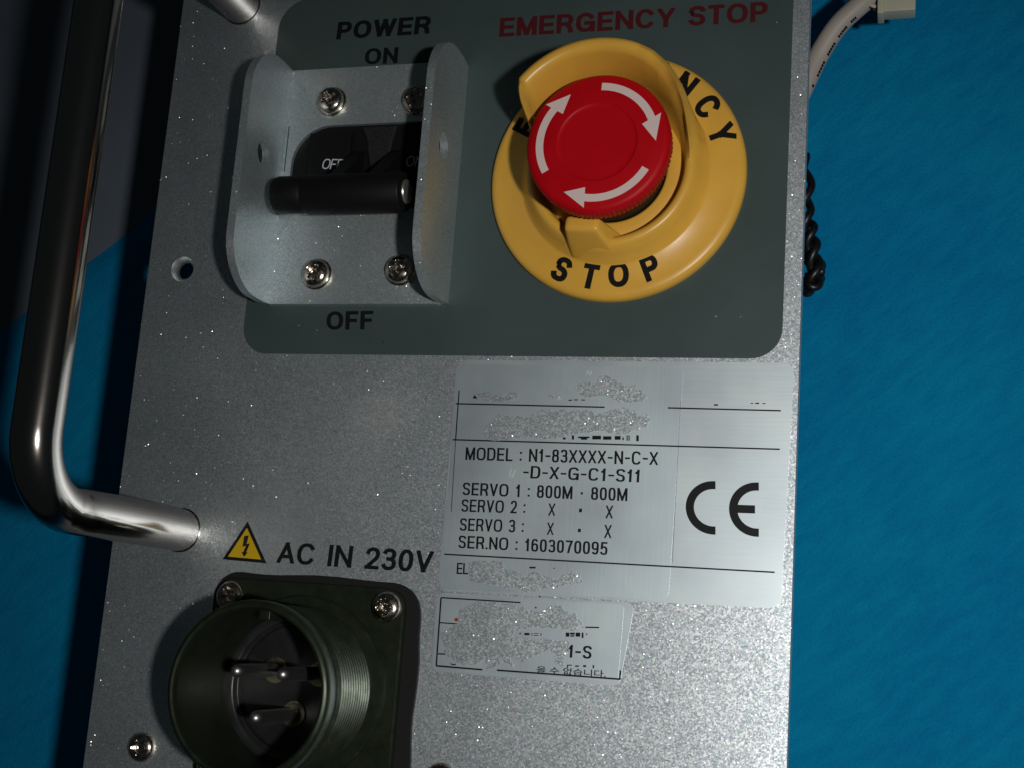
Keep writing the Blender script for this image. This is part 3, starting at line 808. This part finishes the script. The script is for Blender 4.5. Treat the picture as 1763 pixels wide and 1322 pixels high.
for r_ in ((770, 140, 812, 152), (932, 148, 946, 153)): bit(*r_, B_)
flat('print_remnant', bits, zl + .02, black_ink, lab)['kind'] = 'stuff'
for l in ([(1048, 185), (1062, 158), (1066, 162), (1054, 192)], [(1066, 192), (1086, 165), (1091, 170), (1074, 198)]):
    flat('scratch', [[P(*p) for p in z1(l, *A_)]], zl + .02, white_ink, lab)
for l in ([(541, 320), (556, 262), (562, 264), (549, 322)], [(560, 330), (588, 268), (596, 272), (570, 332)]):
    flat('scratch', [[P(*p) for p in z1(l, 760, 750, 4.639)]], zl + .02, white_ink, lab)

# ------------------------------------------------------------------ second label
lb2 = flat('warranty_label', [quad((741.5, 1154), (1066, 1181), (1093, 1037), (753, 1019), 2.2)], 0.12, foil, root, thick=0.10,
           label='small silver label with a printed frame and scraped-off lettering below the rating label')
flat('label_film', [quad((744, 1152), (1064, 1172), (1075, 1040), (755, 1023), 1.2)], 0.19, film, lb2, thick=0.06)
q = lambda a, c: (720 + a / 4.007, 940 + c / 4.007)
rl = [pline(q(160, 353), q(708, 387), .30), pline(q(160, 353), q(127, 823), .36), pline(q(127, 823), q(445, 850), .36), pline(q(545, 853), q(1393, 915), .36),
      pline(q(1393, 918), q(1397, 855), .36), pline(q(150, 525), q(285, 535), .26), pline(q(1155, 557), q(1250, 559), .3), pline(q(140, 740), q(188, 742), .3)]
bm = bmesh.new()
for i, qq in enumerate(rl): bm.faces.new([bm.verts.new((*p, zl + .008 * (i % 3))) for p in qq])
link('printed_line', finish_flat(bm, 'printed_line', black_ink), lb2)
patch([(290, 430), (400, 385), (560, 385), (700, 400), (760, 430), (860, 455), (920, 405), (990, 410), (1020, 455), (1080, 460), (1110, 510), (1150, 560), (1060, 580), (880, 560), (680, 580), (650, 620), (700, 635), (900, 640), (1040, 650), (1050, 720), (1000, 760), (1010, 830), (960, 820), (930, 740), (800, 745), (720, 800), (640, 760), (660, 830), (600, 800), (480, 850), (470, 775), (380, 820), (260, 800), (190, 740), (160, 600), (280, 530)], *B_, lb2)
lettering('lettering', '1-S', (977, 1131), (1018, 1133.5), (978.5, 1109), zl, black_ink, lb2, weight=.15, k=2.6, xs=.85)
bits = []
for r_ in ((1020, 594, 1045, 622), (1050, 594, 1082, 608), (1052, 612, 1080, 622), (1088, 594, 1120, 622), (1130, 594, 1142, 632), (700, 596, 712, 604), (735, 596, 770, 612), (785, 596, 790, 616), (800, 598, 832, 602), (800, 610, 832, 615), (846, 598, 852, 616), (225, 805, 232, 812), (232, 810, 262, 818), (836, 340, 846, 350), (808, 416, 819, 427), (1030, 815, 1062, 822), (1028, 822, 1036, 838), (1085, 820, 1110, 830), (1140, 818, 1160, 832), (1205, 818, 1215, 840)): bit(*r_, B_)
flat('print_remnant', bits, zl + .02, black_ink, lb2)['kind'] = 'stuff'
red2 = pm('red_ink', (.5, .01, .02))
flat('red_dot', [circ(*P(786.5, 1066), .42, 12)], zl + .1, red2, lb2)
flat('red_dot', [circ(*P(1010.5, 1091), .2, 8)], zl + .03, red2, lb2)
# Korean line, built-in font
cu = bpy.data.curves.new('korean', 'FONT'); cu.body = '을 수 없습니다.'; cu.offset = 0.012
tmp = bpy.data.objects.new('korean', cu); COL.objects.link(tmp)
dg_ = bpy.context.evaluated_depsgraph_get(); dg_.update()
me = bpy.data.meshes.new_from_object(tmp.evaluated_get(dg_)); bpy.data.objects.remove(tmp)
if len(me.vertices):
    xs_ = [v.co.x for v in me.vertices]; ys_ = [v.co.y for v in me.vertices]
    BL = Vector(P(924, 1158, 0)); BR = Vector(P(1043, 1166, 0)); ht_ = 1.55
    ex = (BR - BL); en = Vector((-ex.y, ex.x)).normalized()
    for v in me.vertices:
        p = BL + ex * ((v.co.x - min(xs_)) / (max(xs_) - min(xs_))) + en * ht_ * (v.co.y - min(ys_)) / (max(ys_) - min(ys_))
        v.co = (p.x * S, p.y * S, (zl + .01) * S)
    me.materials.clear(); me.materials.append(black_ink); me.name = 'lettering'
    link('lettering', me, lb2)

# ------------------------------------------------------------------ chrome handle
HX, HZ, RB = -165.4, 58.5, 15.0
pts = [(-164.8, 18.3, 0.02 + i * (HZ - RB) / 8) for i in range(9)]
def bend(cy, cz, a0, a1, n=16):
    return [(HX, cy + RB * math.cos(math.radians(a0 + (a1 - a0) * i / n)), cz + RB * math.sin(math.radians(a0 + (a1 - a0) * i / n))) for i in range(1, n + 1)]
pts += bend(18.3 + RB, HZ - RB, 180, 90)
pts += [(HX, 18.3 + RB + i * (137.5 - 2 * RB) / 14, HZ) for i in range(1, 15)]
pts += bend(155.8 - RB, HZ - RB, 90, 0)
pts += [(-165.6, 155.8, (HZ - RB) * (1 - i / 8) + .02) for i in range(1, 9)]
bm = bmesh.new(); tube(bm, pts, 5.1, n=64)
hd = build('handle', bm, chrome, root, smooth=60)
for y in (18.3, 155.8):
    bm = bmesh.new(); lathe(bm, [(5.15, .02), (5.35, .02), (5.35, .25), (5.1, .4)], 0, 0, n=64)
    build('foot_ring', bm, chrome, hd, (-164.8 if y < 50 else -165.6, y, 0))

# ------------------------------------------------------------------ cable with plug
cab = [(*P(1240, 470, -55), -55), (*P(1320, 320, -54), -54), (*P(1358, 210, -52), -52), (*P(1385, 148, -50), -50), (*P(1412, 92, -49), -49), (*P(1442, 46, -47), -47), (*P(1475, 14, -46), -46), (*P(1500, -6, -46), -46)]
cbr = empty('signal_cable', *P(1440, 60, -50), -50, 'grey sheathed cable with ivory plug behind the top right edge of the box', 'cable')
WM[cbr] = Matrix.Translation(cbr.location)
sp = smoothpath(cab, 10)
bm = bmesh.new(); tube(bm, sp, 2.75, n=32)
build('sheath', bm, cable_m, cbr, smooth=60)
# printed marks along the lower side of the sheath
bm = bmesh.new()
path = sp[28:60]
for i in range(2, len(path) - 3):
    if i % 7 in (3, 4): continue
    p = path[i]; p2 = path[i + 1]; d = (p2 - p); n_ = Vector((d.y, -d.x, 0)).normalized(); up = n_.cross(d).normalized()
    up = up if up.z > 0 else -up
    def on(pp, a): return pp + (n_ * math.cos(a) + up * math.sin(a)) * 2.79
    qv = [on(p, .30), on(p + d * .8, .30), on(p + d * .8, .62), on(p, .62)]
    bm.faces.new([bm.verts.new(v) for v in qv])
build('printed_marks', bm, black_ink, cbr, smooth=0)
bm = bmesh.new()
b0 = Vector((*P(1515, 4, -44), 0)); e1 = (Vector((*P(1572, 0, -44), 0)) - b0).normalized(); e2 = Vector((-e1.y, e1.x, 0))
def obox(bm, u0, v0, z0, u1, v1, z1, bev):
    t = bmesh.new(); box(t, u0, v0, z0, u1, v1, z1, bev)
    for v in t.verts: v.co = b0 + e1 * v.co.x + e2 * v.co.y + Vector((0, 0, v.co.z))
    m_ = bpy.data.meshes.new('tmp'); t.to_mesh(m_); t.free(); bm.from_mesh(m_); bpy.data.meshes.remove(m_)
obox(bm, 1.0, -3.0, -48.5, 8.9, 9, -43.5, .3)
obox(bm, -.6, -3.7, -49, 1.1, 9.5, -42.8, .25)
build('plug', bm, plug_m, cbr, smooth=30)
for k in range(5):
    bm = bmesh.new()
    w0 = Vector((*P(1489, 3, -46), -46)) + Vector(((k - 2) * .2, (k - 2) * .55, (k % 2) * .8)); w1 = b0 + e1 * -.4 + e2 * (-2.6 + k * 1.7) + Vector((0, 0, -45.6))
    mid = (w0 + w1) / 2 + Vector((.3 * math.sin(k * 2), .6 * math.cos(k * 3), .8))
    tube(bm, smoothpath([w0, mid, w1], 6), .55, n=10)
    build('wire', bm, wire_m if k % 2 == 0 else plug_m, cbr, smooth=60)

# ------------------------------------------------------------------ twisted black wires
wr = empty('black_wires', *P(1402, 420, -25), -25, 'bundle of twisted black wires peeping out from behind the right edge of the box', 'wires')
WM[wr] = Matrix.Translation(wr.location)
def twist(px_pts, zz, rad, wr_r, turns, ph, n=120):
    base = smoothpath([(*P(x, y, zz), zz) for x, y in px_pts], 24); out = []
    for i, p in enumerate(base):
        t = i / (len(base) - 1); a = ph + t * turns * 2 * PI
        d = (base[min(i + 1, len(base) - 1)] - base[max(0, i - 1)]).normalized(); n_ = Vector((0, 0, 1)).cross(d).normalized()
        out.append(p + n_ * rad * math.cos(a) + Vector((0, 0, 1)) * rad * math.sin(a))
    return out
for px_pts, zz, rad, wr_r, turns in (([(1380, 270), (1389, 320), (1388, 365), (1394, 395), (1399, 425), (1404, 460), (1401, 492), (1386, 498)], -22, 1.15, 0.95, 3.6),
                                     ([(1384, 385), (1391, 410), (1396, 440), (1409, 458), (1407, 480), (1392, 490), (1378, 488)], -25, 1.0, .85, 3.0)):
    for ph in (0, PI):
        bm = bmesh.new(); tube(bm, twist(px_pts, zz, rad, wr_r, turns, ph), wr_r, n=14)
        build('wire', bm, wire_m, wr, smooth=60)
for (x, y, a) in ((1414, 456, .5), (1415, 468, .1), (1412, 480, -.5), (1405, 491, -1.0), (1396, 494, -1.4), (1408, 444, .6)):
    bm = bmesh.new(); p = Vector((*P(x, y, -24), -24)); d = Vector((math.cos(a), math.sin(a), 0))
    tube(bm, [p - d * 3.4, p - d * 1, p, p + d * .5, p + d * .8], lambda t: 1.05 * (1 - max(0, t - .7) * 2.2), n=14)
    build('wire_end', bm, wire_m, wr, smooth=60)
